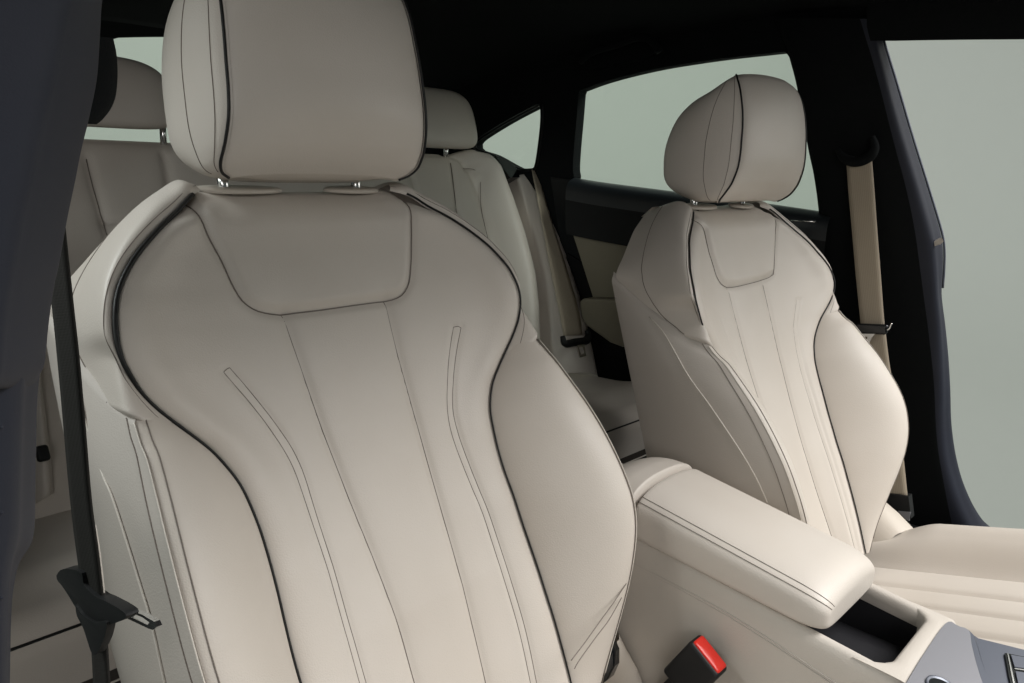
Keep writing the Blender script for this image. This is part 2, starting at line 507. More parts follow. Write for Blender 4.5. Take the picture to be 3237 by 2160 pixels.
        for i in range(len(vc)):
            rows.append(spline([p0[i], p1[i], p2[i], p3[i]], 36))
        Gc = np.array(rows)
        # roll at the piping edge
        d0 = np.linalg.norm(Gc - Gc[:, :1], axis=-1)
        Gc[..., 2] -= .005 * np.exp(-d0 / .004)
        # turned-under lower lip
        lipr = Gc[0].copy(); inn = []
        for k in range(1, 7):
            th = k / 6 * PI / 2
            row = lipr.copy(); row[:, 0] -= .006 * (1 - math.cos(th)); row[:, 1] -= .006 * math.sin(th); row[:, 2] -= .004 * (1 - math.cos(th))
            inn.append(row)
        Gc = np.concatenate([np.array(inn)[::-1], Gc])
        Gw = Gc.copy(); Gw[..., 0] *= sd
        mb = MB(); mb.grid(S.w(Gw))
        for j, rad, mi in ((3, .0004, 1), (24, .0006, 1)):
            n6 = len(Gw) - 6; jj = np.full(n6, j) if j == 3 else np.round(13 + 11 * smooth01((vc - .342) / .11)).astype(int)
            q = Gw[6 + np.arange(n6), jj].copy(); q[:, 0] += sd * .0002
            for _ in range(6): q[1:-1] = .25 * q[:-2] + .5 * q[1:-1] + .25 * q[2:]
            mb.tube(S.w(q), rad, 6, mi)
        mb.build('shoulder_panel', [lea, thr], root)
    # ---- moulded rear shell
    vb = np.linspace(-.08, .576, 40); t = np.linspace(-1, 1, 30)
    hb = np.interp(vb, [-.08, .02, .12, .3, .44, .466, .478, .492, .506, .523, .538, .551, .563, .576], [.235, .25, .256, .256, .252, .244, .236, .225, .211, .194, .176, .156, .136, .112])
    Us = hb[:, None] * t[None]; Ws = -.107 - .03 * (1 - t[None] ** 4) * smooth01((.6 - vb[:, None]) / .1)
    mb = MB(); mb.grid(S.w(np.stack([Us, np.repeat(vb[:, None], 30, 1), Ws], -1)))
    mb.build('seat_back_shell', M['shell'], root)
    # dark cavity lining between cushion and backrest
    # ---- headrest
    dv = hrdv
    hv = np.array([.5585, .561, .566, .574, .582, .60, .62, .64, .66, .68, .70, .72, .735, .745]); hv = hv + hrtop * smooth01((hv - .6) / .1)
    hu = np.array([.104, .114, .1195, .120, .1195, .118, .117, .116, .1145, .113, .112, .1095, .105, .094])
    hw = np.array([.008, .016, .027, .038, .046, .058, .066, .0715, .0765, .080, .082, .082, .079, .073])
    q = spline(np.stack([hu, hv, hw], 1), 70)
    hu, hv, hw = q.T
    tq = np.linspace(-1, 1, 60)
    bulge = .014 * (1 - np.abs(tq[None]) ** 2.6) * (.25 + .75 * smooth01((hv[:, None] - .555) / .06))
    Uh = hu[:, None] * tq[None]; Vh = np.repeat(hv[:, None], 60, 1) + .001 * (1 - tq[None] ** 2) * smooth01((hv[:, None] - .7) / .04) + .004 * (1 - np.abs(tq[None]) ** 3) * smooth01((.585 - hv[:, None]) / .03)
    Wh = hw[:, None] + bulge - .005 * np.exp(-(1 - np.abs(tq[None])) * hu[:, None] / .004)
    H = lambda g: S.w(g + np.array([hroff, dv, 0]))
    mb = MB(); mb.grid(H(np.stack([Uh, Vh, Wh], -1)))
    # underside and top of the front cushion close onto the rear half
    hr = mb.build('headrest', lea, root)
    # rear outline of the side covers, paired with the piping
    bq = spline([(.085, .568, -.012), (.100, .572, -.030), (.112, .592, -.052), (.118, .614, -.062), (.119, .64, -.058), (.118, .675, -.045), (.114, .708, -.022), (.106, .727, .004), (.096, .735, .03), (.084, .743, .055)], 70); bq[:, 2] -= hrback * np.sin(np.linspace(0, 1, 70) * PI); bq[:, 1] += hrtop * smooth01((bq[:, 1] - .6) / .1)
    for sd in (-1, 1):
        s2 = np.linspace(0, 1, 30)
        f0 = np.stack([hu, hv, hw], 1)
        g = f0[:, None] * (1 - s2)[None, :, None] + bq[:, None] * s2[None, :, None]
        env = np.sin(np.linspace(0, 1, 70) * PI) ** .35
        g[..., 0] += .020 * np.sin(PI * s2)[None] ** .75 * env[:, None]
        d0 = np.linalg.norm(g - g[:, :1], axis=-1)
        g[..., 0] -= .003 * np.exp(-d0 / .003)
        gg = g.copy(); gg[..., 0] *= sd
        mb = MB(); mb.grid(H(gg))
        for j, rad in ((3, .0004), (11, .0004)):
            mb.tube(H(gg[4:-4, j] + np.array([sd * .0003, 0, 0])), rad, 6, 1)
        mb.build('headrest_side', [lea, thr], hr)
        p = f0.copy(); p[:, 0] *= sd
        mb = MB(); mb.tube(H(p + np.array([sd * .0006, 0, -.001])), .0015, 8); mb.build('headrest_piping', pip, hr)
    gb = bq[:, None] * np.stack([tq, np.ones_like(tq), np.ones_like(tq)], 1)[None]
    gb[..., 2] -= .012 * (1 - tq[None] ** 4)
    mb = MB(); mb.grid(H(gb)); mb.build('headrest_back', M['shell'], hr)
    for nmz, i in (('headrest_base', 0), ('headrest_crown', -1)):
        a = np.stack([Uh[i], Vh[i], Wh[i]], 1); b = gb[i]
        s2 = np.linspace(0, 1, 14)
        g = a[None] * (1 - s2)[:, None, None] + b[None] * s2[:, None, None]
        g[..., 1] += (.005 if i else -.002) * np.sin(PI * s2)[:, None] ** .8 * (1 - tq[None] ** 4)
        mb = MB(); mb.grid(H(g)); mb.build(nmz, lea, hr)
    for sd in (-1, 1):
        mb = MB(); mb.tube(S.w([(sd * .083, .545, -.050), (sd * .083, .60 + dv, -.040)]), .006, 14)
        mb.tube(S.w([(sd * .083, .552, -.0488), (sd * .083, .5585, -.0475)]), .0085, 14, 1)
        mb.build('headrest_post', [M['chrome'], M['black']], root)
        # guide plates on top of the backrest
    for x0, x1 in ((-.120, -.018), (.036, .112)):
        tt = np.linspace(0, 2 * PI, 40, endpoint=False)
        rings = []
        for h, k in ((0, 1.), (.003, .98), (.0045, .9), (.005, .6)):
            rings.append(S.w(np.stack([(x0 + x1) / 2 + (x1 - x0) / 2 * k * np.cos(tt), .5605 + h * .8 - .008 * k * np.sin(tt), -.044 + h * .5 + .014 * k * np.sin(tt)], 1)))
        mb = MB(); mb.loft(rings); mb.build('headrest_guide', M['beige_trim'], root)


def cushion(S, root, front=-.56, dz=0.):
    """seat squab with pleated centre and raised side bolsters; world aligned"""
    ox, oy, oz = S.o
    ys = np.linspace(.06, front - oy * 0, 70); us = np.linspace(-.295, .295, 150)
    a = np.abs(us)
    prof = np.interp(a, [0, .14, .165, .178, .20, .235, .258, .28, .295], [.0, -.003, -.028, -.026, .022, .050, .046, .018, -.05])
    k = np.ones(7) / 7
    prof = np.convolve(np.pad(prof, 3, 'edge'), k, 'valid')
    pl = np.zeros_like(us)
    for c in (-.07, .0, .07): pl -= .008 * np.exp(-((us - c) / .006) ** 2) + .005 * np.exp(-((us - c) / .02) ** 2)
    for c in (-.165, .165): pl -= .006 * np.exp(-((us - c) / .005) ** 2)
    Yg = np.repeat(ys[:, None], 150, 1)
    fr = np.clip((ys - front) / .09, 0, 1)
    dip = .030 * smooth01((a[None] - .19) / .05) * smooth01((Yg - oy + .14) / .10)
    Z = -.079 + (prof + pl)[None] - .29 * (Yg - (oy - .18)) * (Yg < 1) - dip
    Z = Z - .10 * (1 - np.sqrt(np.clip(1 - (1 - fr[:, None]) ** 2, 0, 1)))
    X = ox + np.repeat(us[None], 70, 0)
    G = np.stack([X, Yg, Z + oz + .021 + dz], -1)
    mb = MB(); mb.grid(G)
    for c in (-.165, -.07, 0, .07, .165):
        j = int(np.argmin(np.abs(us - c))); mb.tube(G[:, j] + np.array([0, 0, .0006]), .0008, 6, 1)  # dark lines paint the contact shade along the pleats
    # skirts
    for j in (0, -1):
        e = G[:, j]; rows = [e] + [np.stack([e[:, 0], e[:, 1], e[:, 2] - .12 * q], 1) for q in np.linspace(.1, 1, 6)]
        mb.grid(np.array(rows))
    e = G[-1]; mb.grid(np.array([e] + [np.stack([e[:, 0], e[:, 1], e[:, 2] - .1 * q], 1) for q in np.linspace(.1, 1, 4)]))
    mb.build('seat_cushion', [M['bolster'], M['thread']], root)


def inv(S, px, f): return S.hit(px, f)[:, :2]


NEAR = Seat((0, 0, 0), 22.6, NEAR_P, NEAR_C, 1.0)
FAR = Seat((.7646, -.0732, -.0347), 19.2, FAR_P, FAR_C, .5)

# seams of the near seat, measured on the seat
h = lambda px: inv(NEAR, px, NEAR.base)
bibN = np.vstack([h([(577, 574), (612, 644), (655, 735), (702, 823), (730, 885), (759, 938), (785, 965), (816, 982), (850, 990), (893, 992), (1000, 982), (1100, 968), (1225, 950), (1258, 942), (1280, 926), (1296, 893), (1302, 840), (1304, 765), (1303, 700), (1298, 638), (1296, 610)])])
bibN = np.vstack([bibN])
ext = lambda l, v=-.075: np.vstack([l, l[-1] + (l[-1] - l[-2]) * ((v - l[-1][1]) / (l[-1][1] - l[-2][1]))])
slN = ext(h([(900, 992), (960, 1165), (1026, 1355), (1115, 1584), (1196, 1784), (1270, 1984), (1318, 2154)]))
srN = ext(h([(1225, 950), (1260, 1100), (1314, 1296), (1381, 1533), (1447, 1762), (1499, 1962), (1544, 2154)]))
strN = [ext(h([(1436, 1034), (1424, 1110), (1418, 1185), (1417, 1296), (1430, 1370), (1455, 1444), (1493, 1540), (1532, 1636), (1580, 1784), (1634, 1962), (1679, 2160)])),
        ext(h([(1460, 1036), (1446, 1110), (1437, 1185), (1434, 1296), (1450, 1370), (1475, 1444), (1512, 1540), (1550, 1636), (1599, 1784), (1653, 1962), (1697, 2160)]))]
stlN = [ext(h([(709, 1176), (750, 1224), (790, 1270), (848, 1345), (895, 1415), (925, 1470), (945, 1520), (985, 1640), (1040, 1805), (1090, 1984), (1139, 2160)])),
        ext(h([(728, 1162), (770, 1210), (820, 1270), (870, 1335), (915, 1400), (945, 1455), (970, 1520), (1005, 1635), (1058, 1799), (1110, 1984), (1160, 2160)]))]
endN = [h([(709, 1176), (718, 1167), (728, 1162)]), h([(1436, 1034), (1448, 1032), (1460, 1036)])]
wsN = NEAR.hit([(268, 1327), (299, 1412), (330, 1500), (353, 1572), (402, 1723), (446, 1862), (464, 1938), (491, 2031), (531, 2160)], u=-.273)[:, 1:]
tuckN = [NEAR.w(spline(NEAR.hit(p, w=.088), 30)) for p in ([(1980, 1845), (1940, 1905), (1900, 1960), (1850, 2030), (1806, 2088)], [(1965, 1890), (1925, 1960), (1880, 2020), (1830, 2090), (1816, 2115)])]
featN = dict(bib=bibN, lines=[slN, srN], soft=strN + stlN,
             threads=[(bibN, .0007), (slN, .0006), (srN, .0006)] + [(l, .00045) for l in strN + stlN + endN],
             welt=wsN, tuck=tuckN)
g = lambda px: inv(FAR, px, FAR.base)
bibF = g([(2185, 640), (2204, 691), (2227, 726), (2244, 795), (2258, 840), (2269, 875), (2283, 897), (2300, 906), (2325, 907), (2370, 897), (2417, 884), (2440, 873), (2449, 858), (2452, 789), (2454, 720), (2452, 690)])
slF = ext(g([(2310, 912), (2329, 991), (2374, 1157), (2400, 1240), (2425, 1310)]))
srF = ext(g([(2418, 890), (2438, 979), (2476, 1144), (2508, 1272), (2543, 1399), (2578, 1514), (2622, 1648)]))
strF = [ext(g([(2527 + d, 947), (2517 + d, 1036), (2540 + d, 1176), (2578 + d, 1310), (2622 + d, 1450), (2673 + d, 1622)])) for d in (-6, 6)]
stlF = [ext(g([(2281, 1010), (2305, 1080), (2335, 1165)]))]
wsF = FAR.hit([(2049, 985), (2100, 1068), (2183, 1183), (2246, 1272), (2304, 1361), (2348, 1444), (2383, 1521)], u=-.262)[:, 1:]
featF = dict(bib=bibF, lines=[slF, srF], soft=strF + stlF, threads=[(bibF, .0006), (slF, .0006), (srF, .0006), (strF[0], .0003)], welt=wsF)

near = empty('front_seat', (0, -.1, -.3), 'large cream leather front seat with black piping, nearest the camera beside the dark pillar', 'car seat', 'front seats')
far = empty('front_seat', (.7646, -.17, -.3), 'smaller cream leather front seat beyond the console, with beige belt beside it', 'car seat', 'front seats')
build_seat(NEAR, near, featN, -.002, .016)
build_seat(FAR, far, featF, -.003, -.004, .006, .012)
cushion(NEAR, near, dz=-.075); cushion(FAR, far)
# hinge covers low on the outer side of each backrest
mb = MB()
a = onx([(2795, 1583), (2840, 1622), (2893, 1677)], 1.035); b = onx([(2785, 1622), (2800, 1660), (2825, 1697)], .985); c = onx([(2700, 1690), (2750, 1700), (2800, 1715)], .965)
mb.grid(np.stack([spline(np.stack([a[i] + (.012, 0, -.08), a[i] + (.010, 0, -.015), a[i], (a[i] + b[i]) / 2 + (0, 0, .004), b[i], c[i] + (0, 0, -.02)]), 24) for i in range(3)]))
mb.build('hinge_cover', M['beige_trim'], far)
mb = MB()
a = onx([(1944, 1988), (1975, 2045), (2010, 2110), (2045, 2190)], .275); b = onx([(1950, 2030), (1956, 2070), (1930, 2130), (1880, 2175)], .245)
mb.grid(np.stack([spline(np.stack([a[i] + (.004, .01, -.10), a[i] + (.004, 0, -.012), a[i], (a[i] + b[i]) / 2 + (.002, -.003, .002), b[i], b[i] + (.004, .03, -.004)]), 24) for i in range(4)]))
mb.build('hinge_cover', M['beige_trim'], near)
mb = MB(); mb.prism(onx([(1790, 2175), (1850, 2090), (1900, 2030), (1937, 2004), (1958, 2050), (1958, 2095), (1940, 2135), (1890, 2175)], .236), (-.02, 0, 0))  # black sheet put in for the dark gap beside the backrest
for px in ([(1920, 2055), (1945, 2095)], [(1912, 2065), (1938, 2105)]):
    mb.tube(onx(px, .2365), .0004, 6, 1)
mb.build('hinge', [M['gloss'], M['chrome']], near)
mb = MB(); mb.box((.955, -.06, -.135), (.06, 0, 0), (0, .05, 0), (0, 0, .035), .3)  # black block put in for the dark gap on this seat
mb.build('hinge', [M['gloss']], far)

# ------------------------------------------------------------------ centre console
con = empty('centre_console', (.385, -.2, -.3), 'cream leather centre console between the front seats with padded lid and open black tray', 'console')
ztop = lambda y: .0655 + .11 * (y + .25)
ys = np.linspace(-.62, .16, 60)


def wall(sd):
    rows = []
    for y in ys:
        z = ztop(y); x = .302 if sd < 0 else .470
        o = -1 if sd < 0 else 1
        lo = smooth01((-.353 - y) / .05) * .06
        pr = [(x + o * .028, -.32), (x + o * .026, -.2), (x + o * .018, -.10), (x + o * .010, -.03), (x + o * .004, z - .03 - lo), (x + o * .0005, z - .012 - lo), (x - o * .003, z - .003 - lo), (x - o * .008, z - lo), (x - o * .0125, z - .003 - lo), (x - o * .0145, z - .010 - lo), (x - o * .015, z - .05 - lo)]
        rows.append(spline([(p[0], y, p[1]) for p in pr], 50))
    return np.array(rows)


mb = MB(); mb.grid(wall(-1))
sm = spline(onx([(1960, 1765), (2010, 1790), (2150, 1862), (2300, 1945), (2460, 2045), (2620, 2150), (2700, 2200)], .2945), 60)
sm[:, 0] = np.interp(sm[:, 2], [-.1, -.03, .035, .06], [.2838, .2918, .2975, .2985]) + .0001
mb.tube(sm, .0009, 6, 1); mb.tube(sm + np.array([-.0003, 0, -.0035]), .0007, 6, 1)
mb.build('side_panel', [M['vinyl'], M['shell']], con)
mb = MB(); mb.grid(wall(1)); mb.build('side_panel', M['vinyl'], con)
# front bar of the tray frame, inner corners rounded
mb = MB(); rows = []
for x in np.linspace(.3035, .4685, 50):
    k = abs((x - .386) / .0725); yi = -.333 + (.016 * max(0, k - .72) ** 2 / .078 if k > .72 else 0)
    z = ztop(-.34)
    rows.append(spline([(x, yi, z - .05), (x, yi - .0005, z - .006), (x, yi - .003, z - .0005), (x, yi - .012, z + .0005), (x, -.353, z - .002), (x, -.360, z - .008), (x, -.362, z - .03)], 24))
mb.grid(np.array(rows)); mb.build('tray_frame', M['vinyl'], con)
# black tray liner
mb = MB()
x0, x1, y0, y1 = .3185, .4535, -.3312, -.10
for P in ([(x0, y0), (x0, y1)], [(x1, y0), (x1, y1)], [(x0, y0), (x1, y0)]):
    a = np.array(P)
    mb.grid(np.array([[(*a[0], ztop(a[0][1]) - .022), (*a[1], ztop(a[1][1]) - .022)], [(*a[0], .002), (*a[1], .002)]]))
mb.grid(np.array([[(x0, y0, .0025), (x1, y0, .0025)], [(x0, y1, .0035), (x1, y1, .0035)]]))
mb.build('tray', M['tray'], con, smooth=False)
mb = MB(); q = onz([(2700, 2040), (2760, 2068), (2810, 2100), (2790, 2112), (2730, 2090), (2680, 2062)], .012)
mb.box((.350, -.292, .0055), (.022, 0, 0), (0, .036, 0), (0, 0, .003), .8); mb.build('rubber_mat', M['graphite'], con)


# padded lid
def lid(name, y_back, y_front, xl, xr, ztop_f, zbot_f, rend, stitches=True, rend_b=.006):
    n = 70; ysl = np.concatenate([y_back - (1 - np.cos(np.linspace(0, PI / 2, 10))) * rend_b, np.linspace(y_back - rend_b, y_front + rend, 44)[1:], y_front + rend * (1 - np.sin(np.linspace(0, PI / 2, 22)[1:]))])
    rings = []; st1 = []; st2 = []
    for y in ysl:
        tb = np.clip((y_back - y) / rend_b, 0, 1); tf = np.clip((y - y_front) / rend, 0, 1)
        q = (1 - (1 - tf) ** 2.6) ** (1 / 2.6) * (1 - (1 - tb) ** 2) ** .5
        qz = .45 + .55 * q
        hw = (xr - xl) / 2 * (.80 + .20 * q); xc = (xl + xr) / 2
        zt, zb = ztop_f(y), zbot_f(y); zm = (zt + zb) / 2 - .004; ht = (zt - zm) * qz; hbm = (zm - zb) * qz
        ring = []
        for k in range(72):
            th = 2 * PI * k / 72; c, s = math.cos(th), math.sin(th)
            ex = 2 / 4.4
            X = math.copysign(abs(c) ** ex, c); Z = math.copysign(abs(s) ** ex, s)
            crown = .010 * (1 - X * X) if s > 0 else 0
            ring.append((xc + hw * X, y, zm + (ht if s > 0 else hbm) * Z + crown * q))
        rings.append(ring)
    return np.array(rings), ysl


zt = lambda y: .1425 + .150 * (y + .02) - .02 * 0
zb = lambda y: .077 + .07 * (y + .05)
ring, ysl = lid('armrest', -.021, -.271, .2985, .460, zt, zb, .045)
mb = MB(); mb.loft(ring)
# two rows of stitching round the upper left edge and the front corner
for k0, rad in ((26.4, .0004), (29.0, .0004)):
    k = int(k0); f = k0 - k
    pts = ring[3:-2, k] * (1 - f) + ring[3:-2, k + 1] * f
    mb.tube(pts + np.array([-.0004, 0, .0002]), rad, 6, 1)
mb.build('armrest_lid', [M['leather'], M['thread']], con)
ring, _ = lid('armrest', .085, -.0185, .2985, .460, lambda y: .1455 - 1.4 * max(0, y - .005) ** 1.6, lambda y: .06, .006, False, .06)
mb = MB(); mb.loft(ring); mb.build('armrest_rear', M['leather'], con)
mb = MB(); mb.box((.385, .02, .03), (.075, 0, 0), (0, .13, 0), (0, 0, .05), .2); mb.build('console_body', M['vinyl'], con)
# satin trim and controls ahead of the tray
pln = ((.4, -.37, .052), (0, -.26, 1))
mb = MB()
poly = spline(on([(2850, 2185), (2918, 2072), (2992, 1969), (3030, 1980), (3063, 1993), (3072, 2040), (3090, 2110), (3115, 2185)], *pln), 60)
mb.prism(poly, (0, 0, -.02)); mb.build('satin_trim', M['satin'], con, angle=40)
mb = MB()
poly = on([(3063, 1993), (3080, 2010), (3100, 2080), (3135, 2185), (3115, 2185), (3090, 2110), (3072, 2040)], (.4, -.37, .0515), (0, -.26, 1))
mb.prism(poly, (0, 0, -.02)); mb.build('trim_edge', M['graphite'], con, angle=40)
mb = MB()
poly = on([(3081, 2010), (3092, 2018), (3160, 2035), (3300, 2070), (3300, 2230), (3148, 2230), (3101, 2080)], (.4, -.37, .048), (0, -.26, 1))
mb.prism(poly, (0, 0, -.02)); gp = mb.build('control_panel', M['graphite'], con, angle=40)
n_ = np.array([0, .26, 1.]) / math.hypot(.26, 1)
mb = MB(); poly = on([(3176, 2064), (3310, 2090), (3310, 2240), (3215, 2240), (3190, 2140)], (.4, -.37, .0505), (0, -.26, 1)); mb.prism(poly, (0, 0, -.004)); mb.build('button_panel', M['gloss'], gp, smooth=False)
for pl in ([(3184, 2064), (3188, 2066), (3206, 2150), (3225, 2235), (3219, 2235), (3201, 2150)], [(3208, 2112), (3320, 2128), (3320, 2131), (3208, 2115)]):
    mb = MB(); mb.prism(on(pl, (.4, -.37, .0515), (0, -.26, 1)), (0, 0, -.001)); mb.build('chrome_edge', M['chrome'], gp, smooth=False)
mb = MB(); mb.prism(on([(3196, 2070), (3320, 2092), (3320, 2125), (3208, 2108)], (.4, -.37, .0522), (0, -.26, 1)), (0, 0, -.002)); mb.build('button', M['graphite'], gp, smooth=False)
mb = MB(); mb.prism(on([(3211, 2122), (3320, 2138), (3320, 2240), (3236, 2240)], (.4, -.37, .0522), (0, -.26, 1)), (0, 0, -.002)); mb.build('button', M['graphite'], gp, smooth=False)
# cup well in the satin trim
cc = on([(2985, 2180)], (.4, -.37, .0535), (0, -.26, 1))[0]
tt = np.linspace(0, 2 * PI, 48, endpoint=False)
disc = lambda r, dz: np.stack([cc[0] + r * np.cos(tt), cc[1] + r * np.sin(tt), cc[2] + .26 * r * np.sin(tt) + dz], 1)
mb = MB(); mb.loft([disc(.0175, -.002), disc(.0172, .0005), disc(.0155, .0008), disc(.0148, -.0006), disc(.0142, -.0004)], 0); mb.fan(disc(.0142, -.0003), 1)
mb.build('cup_well', [M['graphite'], M['gloss']], con)

# ------------------------------------------------------------------ red buckle
A, B, D = onx([(2181, 2033), (2266, 2141), (2106, 2112)], .252)
n_t = np.array([.024, 0, 0.])
eW = (B - A) / 2; eH = (A - D); eH = eH / np.linalg.norm(eH)
bk = empty('belt_buckle', tuple(A + n_t / 2 - eH * .05), 'black seat belt buckle with red release button beside the console', 'buckle')
mid = (A + B) / 2 + n_t / 2
mb = MB(); mb.box(mid - eH * .030, eW * 1.06, n_t / 2 * 1.12, eH * .032, .35); mb.build('housing', M['black'], bk)
mb = MB()
cR = mid + eH * .001 + n_t * .02
rings = []
for hgt, k in ((-.004, .93), (.0012, .93), (.0026, .90), (.0032, .80)):
    rr = []
    for sx, sy in ((1, 1), (-1, 1), (-1, -1), (1, -1)):
        for j in range(6):
            an = math.atan2(sy, sx) - PI / 4 + j / 5 * PI / 2
            rr.append(cR + eH * hgt + eW * (sx * (k - .10) + .10 * math.cos(an)) + n_t / 2 * (sy * (k * .9 - .22) + .22 * math.sin(an)))
    rings.append(rr)
mb.loft(rings); mb.build('release_button', M['red'], bk)
mb = MB(); mb.box(A + eW + n_t * -.005 - eH * .004 + 0 * eW, eW * .9, n_t * .03, eH * .0018, .3); mb.build('slot', M['gloss'], bk)
mb = MB(); mb.box(mid - eH * .075, eW * .62, n_t / 2 * .55, eH * .035, .4); mb.build('stalk', M['black'], bk)

# ------------------------------------------------------------------ rear bench
rb = empty('rear_bench', (.385, .65, -.25), 'shaded cream leather rear bench seat behind the front seats', 'car seat')
RN = np.array([0, -math.cos(R(27.4)), math.sin(R(27.4))]); RT = np.array([0, math.sin(R(27.4)), math.cos(R(27.4))]); RO = np.array([0, .72, 0.])
rp = lambda px: (lambda p: np.stack([p[:, 0], (p - RO) @ RT], 1))(on(px, RO, RN))
rw = lambda q: RO + q[..., 0:1] * np.array([1., 0, 0]) + q[..., 1:2] * RT + q[..., 2:3] * RN
edge = rp([(1530, 488), (1560, 502), (1588, 540), (1620, 640), (1650, 750), (1678, 880), (1690, 980), (1697, 1080), (1705, 1180)])
o = np.argsort(edge[:, 1]); ev, eu = edge[o, 1], edge[o, 0]
vt = ev[-1]
vv = np.concatenate([np.linspace(-.06, vt, 110)]); tcol = np.linspace(0, 1, 200)
uR = np.interp(vv, ev, eu); uL = np.full_like(vv, -.33)
U = uL[:, None] + (uR - uL)[:, None] * tcol[None]; V = np.repeat(vv[:, None], 200, 1)
Wd = .0 + .02 * smooth01(1 - np.abs((V - .25) / .4))
seams = [rp([(1430, 512), (1434, 560), (1440, 640), (1452, 720)]), rp([(1470, 528), (1500, 535), (1520, 555), (1518, 590), (1528, 680), (1545, 790), (1580, 900)]),
         rp([(1330, 672), (1443, 672)]), rp([(275, 500), (295, 590), (330, 720), (350, 800)]), rp([(520, 490), (532, 570), (540, 640)]), rp([(330, 705), (420, 705)]), rp([(1303, 560), (1318, 625)])]
for l in seams:
    d = pdist(U, V, l); Wd = Wd - .006 * np.exp(-(d / .006) ** 2) - .003 * np.exp(-(d / .02) ** 2)
dE = uR[:, None] - U
Wd = Wd + .035 * np.exp(-((dE - .05) / .045) ** 2) - .03 * np.exp(-(dE / .012)) - .012 * np.exp(-((dE - .115) / .018) ** 2)
Wd = Wd - .02 * np.exp(-np.clip(vt - V, 0, 1) / .012)
G = np.stack([U, V, Wd], -1)
lip = [np.stack([G[-1][:, 0], G[-1][:, 1] + .009 * math.sin(a), G[-1][:, 2] - .018 * (1 - math.cos(a)) - max(0, a - 1.5) * .8], 1) for a in np.linspace(.15, 1.57, 8)]
mb = MB(); mb.grid(rw(np.concatenate([G, np.array(lip)])))
bkp = lip[-1].copy(); bkp[:, 2] -= .13
bot = G[0].copy(); bot[:, 2] -= .16
mb.grid(rw(np.array([lip[-1], bkp, bot])))
sidec = np.concatenate([G[:, -1], np.array([l[-1] for l in lip])]); s2 = sidec.copy(); s2[:, 2] -= .14
mb.grid(rw(np.array([sidec, s2])))
for l in seams[:2] + [seams[3]]:
    q = spline(l, 40); d = np.min(np.hypot(U[..., None] - q[:, 0], V[..., None] - q[:, 1]).reshape(-1, 40), axis=0)
    idx = [np.argmin(np.hypot(U - a, V - b)) for a, b in q]
    wq = np.convolve(np.pad(Wd.reshape(-1)[idx], 5, 'edge'), np.ones(11) / 11, 'valid')
    mb.tube(rw(np.stack([q[:, 0], q[:, 1], wq + .0015], 1)), .0009, 6, 1)
mb.build('backrest', [M['leather'], M['thread']], rb)
# outer bolster beside the door
Ls = rp([(1632, 560), (1655, 690), (1680, 810), (1700, 910), (1722, 1040), (1745, 1190)]); Rs = rp([(1690, 560), (1728, 660), (1765, 770), (1802, 900), (1837, 1030), (1872, 1200)])
Ls, Rs = spline(Ls, 50), spline(Rs, 50); ss = np.linspace(0, 1, 30)
G = Ls[:, None] * (1 - ss)[None, :, None] + Rs[:, None] * ss[None, :, None]
wv = .012 + .035 * np.sin(PI * ss) ** .7; prof = np.sin(np.linspace(.06, 1, 50) * PI / 2) ** .4
G = np.concatenate([G, (wv[None] * prof[:, None])[..., None] + .006], -1)
mb = MB(); mb.grid(rw(G))
for j in (0, -1):
    e = G[:, j]; e2 = e.copy(); e2[:, 2] -= .12; mb.grid(rw(np.array([e, e2])))
e = G[0]; e2 = e.copy(); e2[:, 2] -= .12; mb.grid(rw(np.array([e, e2])))
mb.build('side_bolster', M['leather'], rb)
# cushion
ys = np.linspace(.80, .455, 40); xs = np.linspace(-.36, 1.13, 60)
X, Y = np.meshgrid(xs, ys)
Z = .004 - .015 * smooth01((Y - .6) / .2) + .012 * np.exp(-((Y - .52) / .05) ** 2)
rows = [np.stack([X, Y, Z], -1)]
e = rows[0][-1]; fr = []
for a in np.linspace(.1, 1, 14):
    th = a * PI / 2
    fr.append(np.stack([e[:, 0], e[:, 1] - .045 * math.sin(th), e[:, 2] - .045 * (1 - math.cos(th))], 1))
for q in (.03, .06, .09): fr.append(np.stack([e[:, 0], e[:, 1] - .045 + .10 * q, e[:, 2] - .045 - q], 1))
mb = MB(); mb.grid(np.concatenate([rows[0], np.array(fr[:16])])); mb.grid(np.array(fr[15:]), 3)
mb.tube(fr[9] + np.array([0, -.0008, 0]), .0018, 6, 1); mb.tube(fr[-1] + np.array([0, -.002, .012]), .0016, 6, 2)
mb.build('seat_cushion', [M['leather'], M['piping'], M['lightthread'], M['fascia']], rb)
Ls = spline(rp([(60, 900), (66, 1100), (72, 1300), (84, 1480), (100, 1600)]), 50); Rs = spline(rp([(100, 900), (116, 1180), (138, 1330), (158, 1470), (166, 1560)]), 50)
G = Ls[:, None] * (1 - ss)[None, :, None] + Rs[:, None] * ss[None, :, None]
G = np.concatenate([G, (.008 + .05 * np.sin(PI * ss) ** .7)[None, :, None] * np.sin(np.linspace(1, .12, 50) * PI / 2)[:, None, None] ** .4], -1)
mb = MB(); mb.grid(rw(G)); e = G[-1].copy(); e2 = e.copy(); e2[:, 2] -= .08; mb.grid(rw(np.array([e, e2])))
for j in (0, -1):
    e = G[:, j].copy(); e2 = e.copy(); e2[:, 2] -= .08; mb.grid(rw(np.array([e, e2])))
lb = mb.build('side_bolster', M['leather'], rb)
q = rp([(104, 1455)]); c_ = rw(np.column_stack([q, [.055]]))[0]
mb = MB(); mb.box(c_, (.009, 0, 0), RT * .012, RN * .005, .95); mb.build('release_button', M['black'], lb)
mb = MB(); mb.box((.385, .60, -.24), (.74, 0, 0), (0, .16, 0), (0, 0, .11), .1); mb.build('seat_base', M['carpet'], rb)


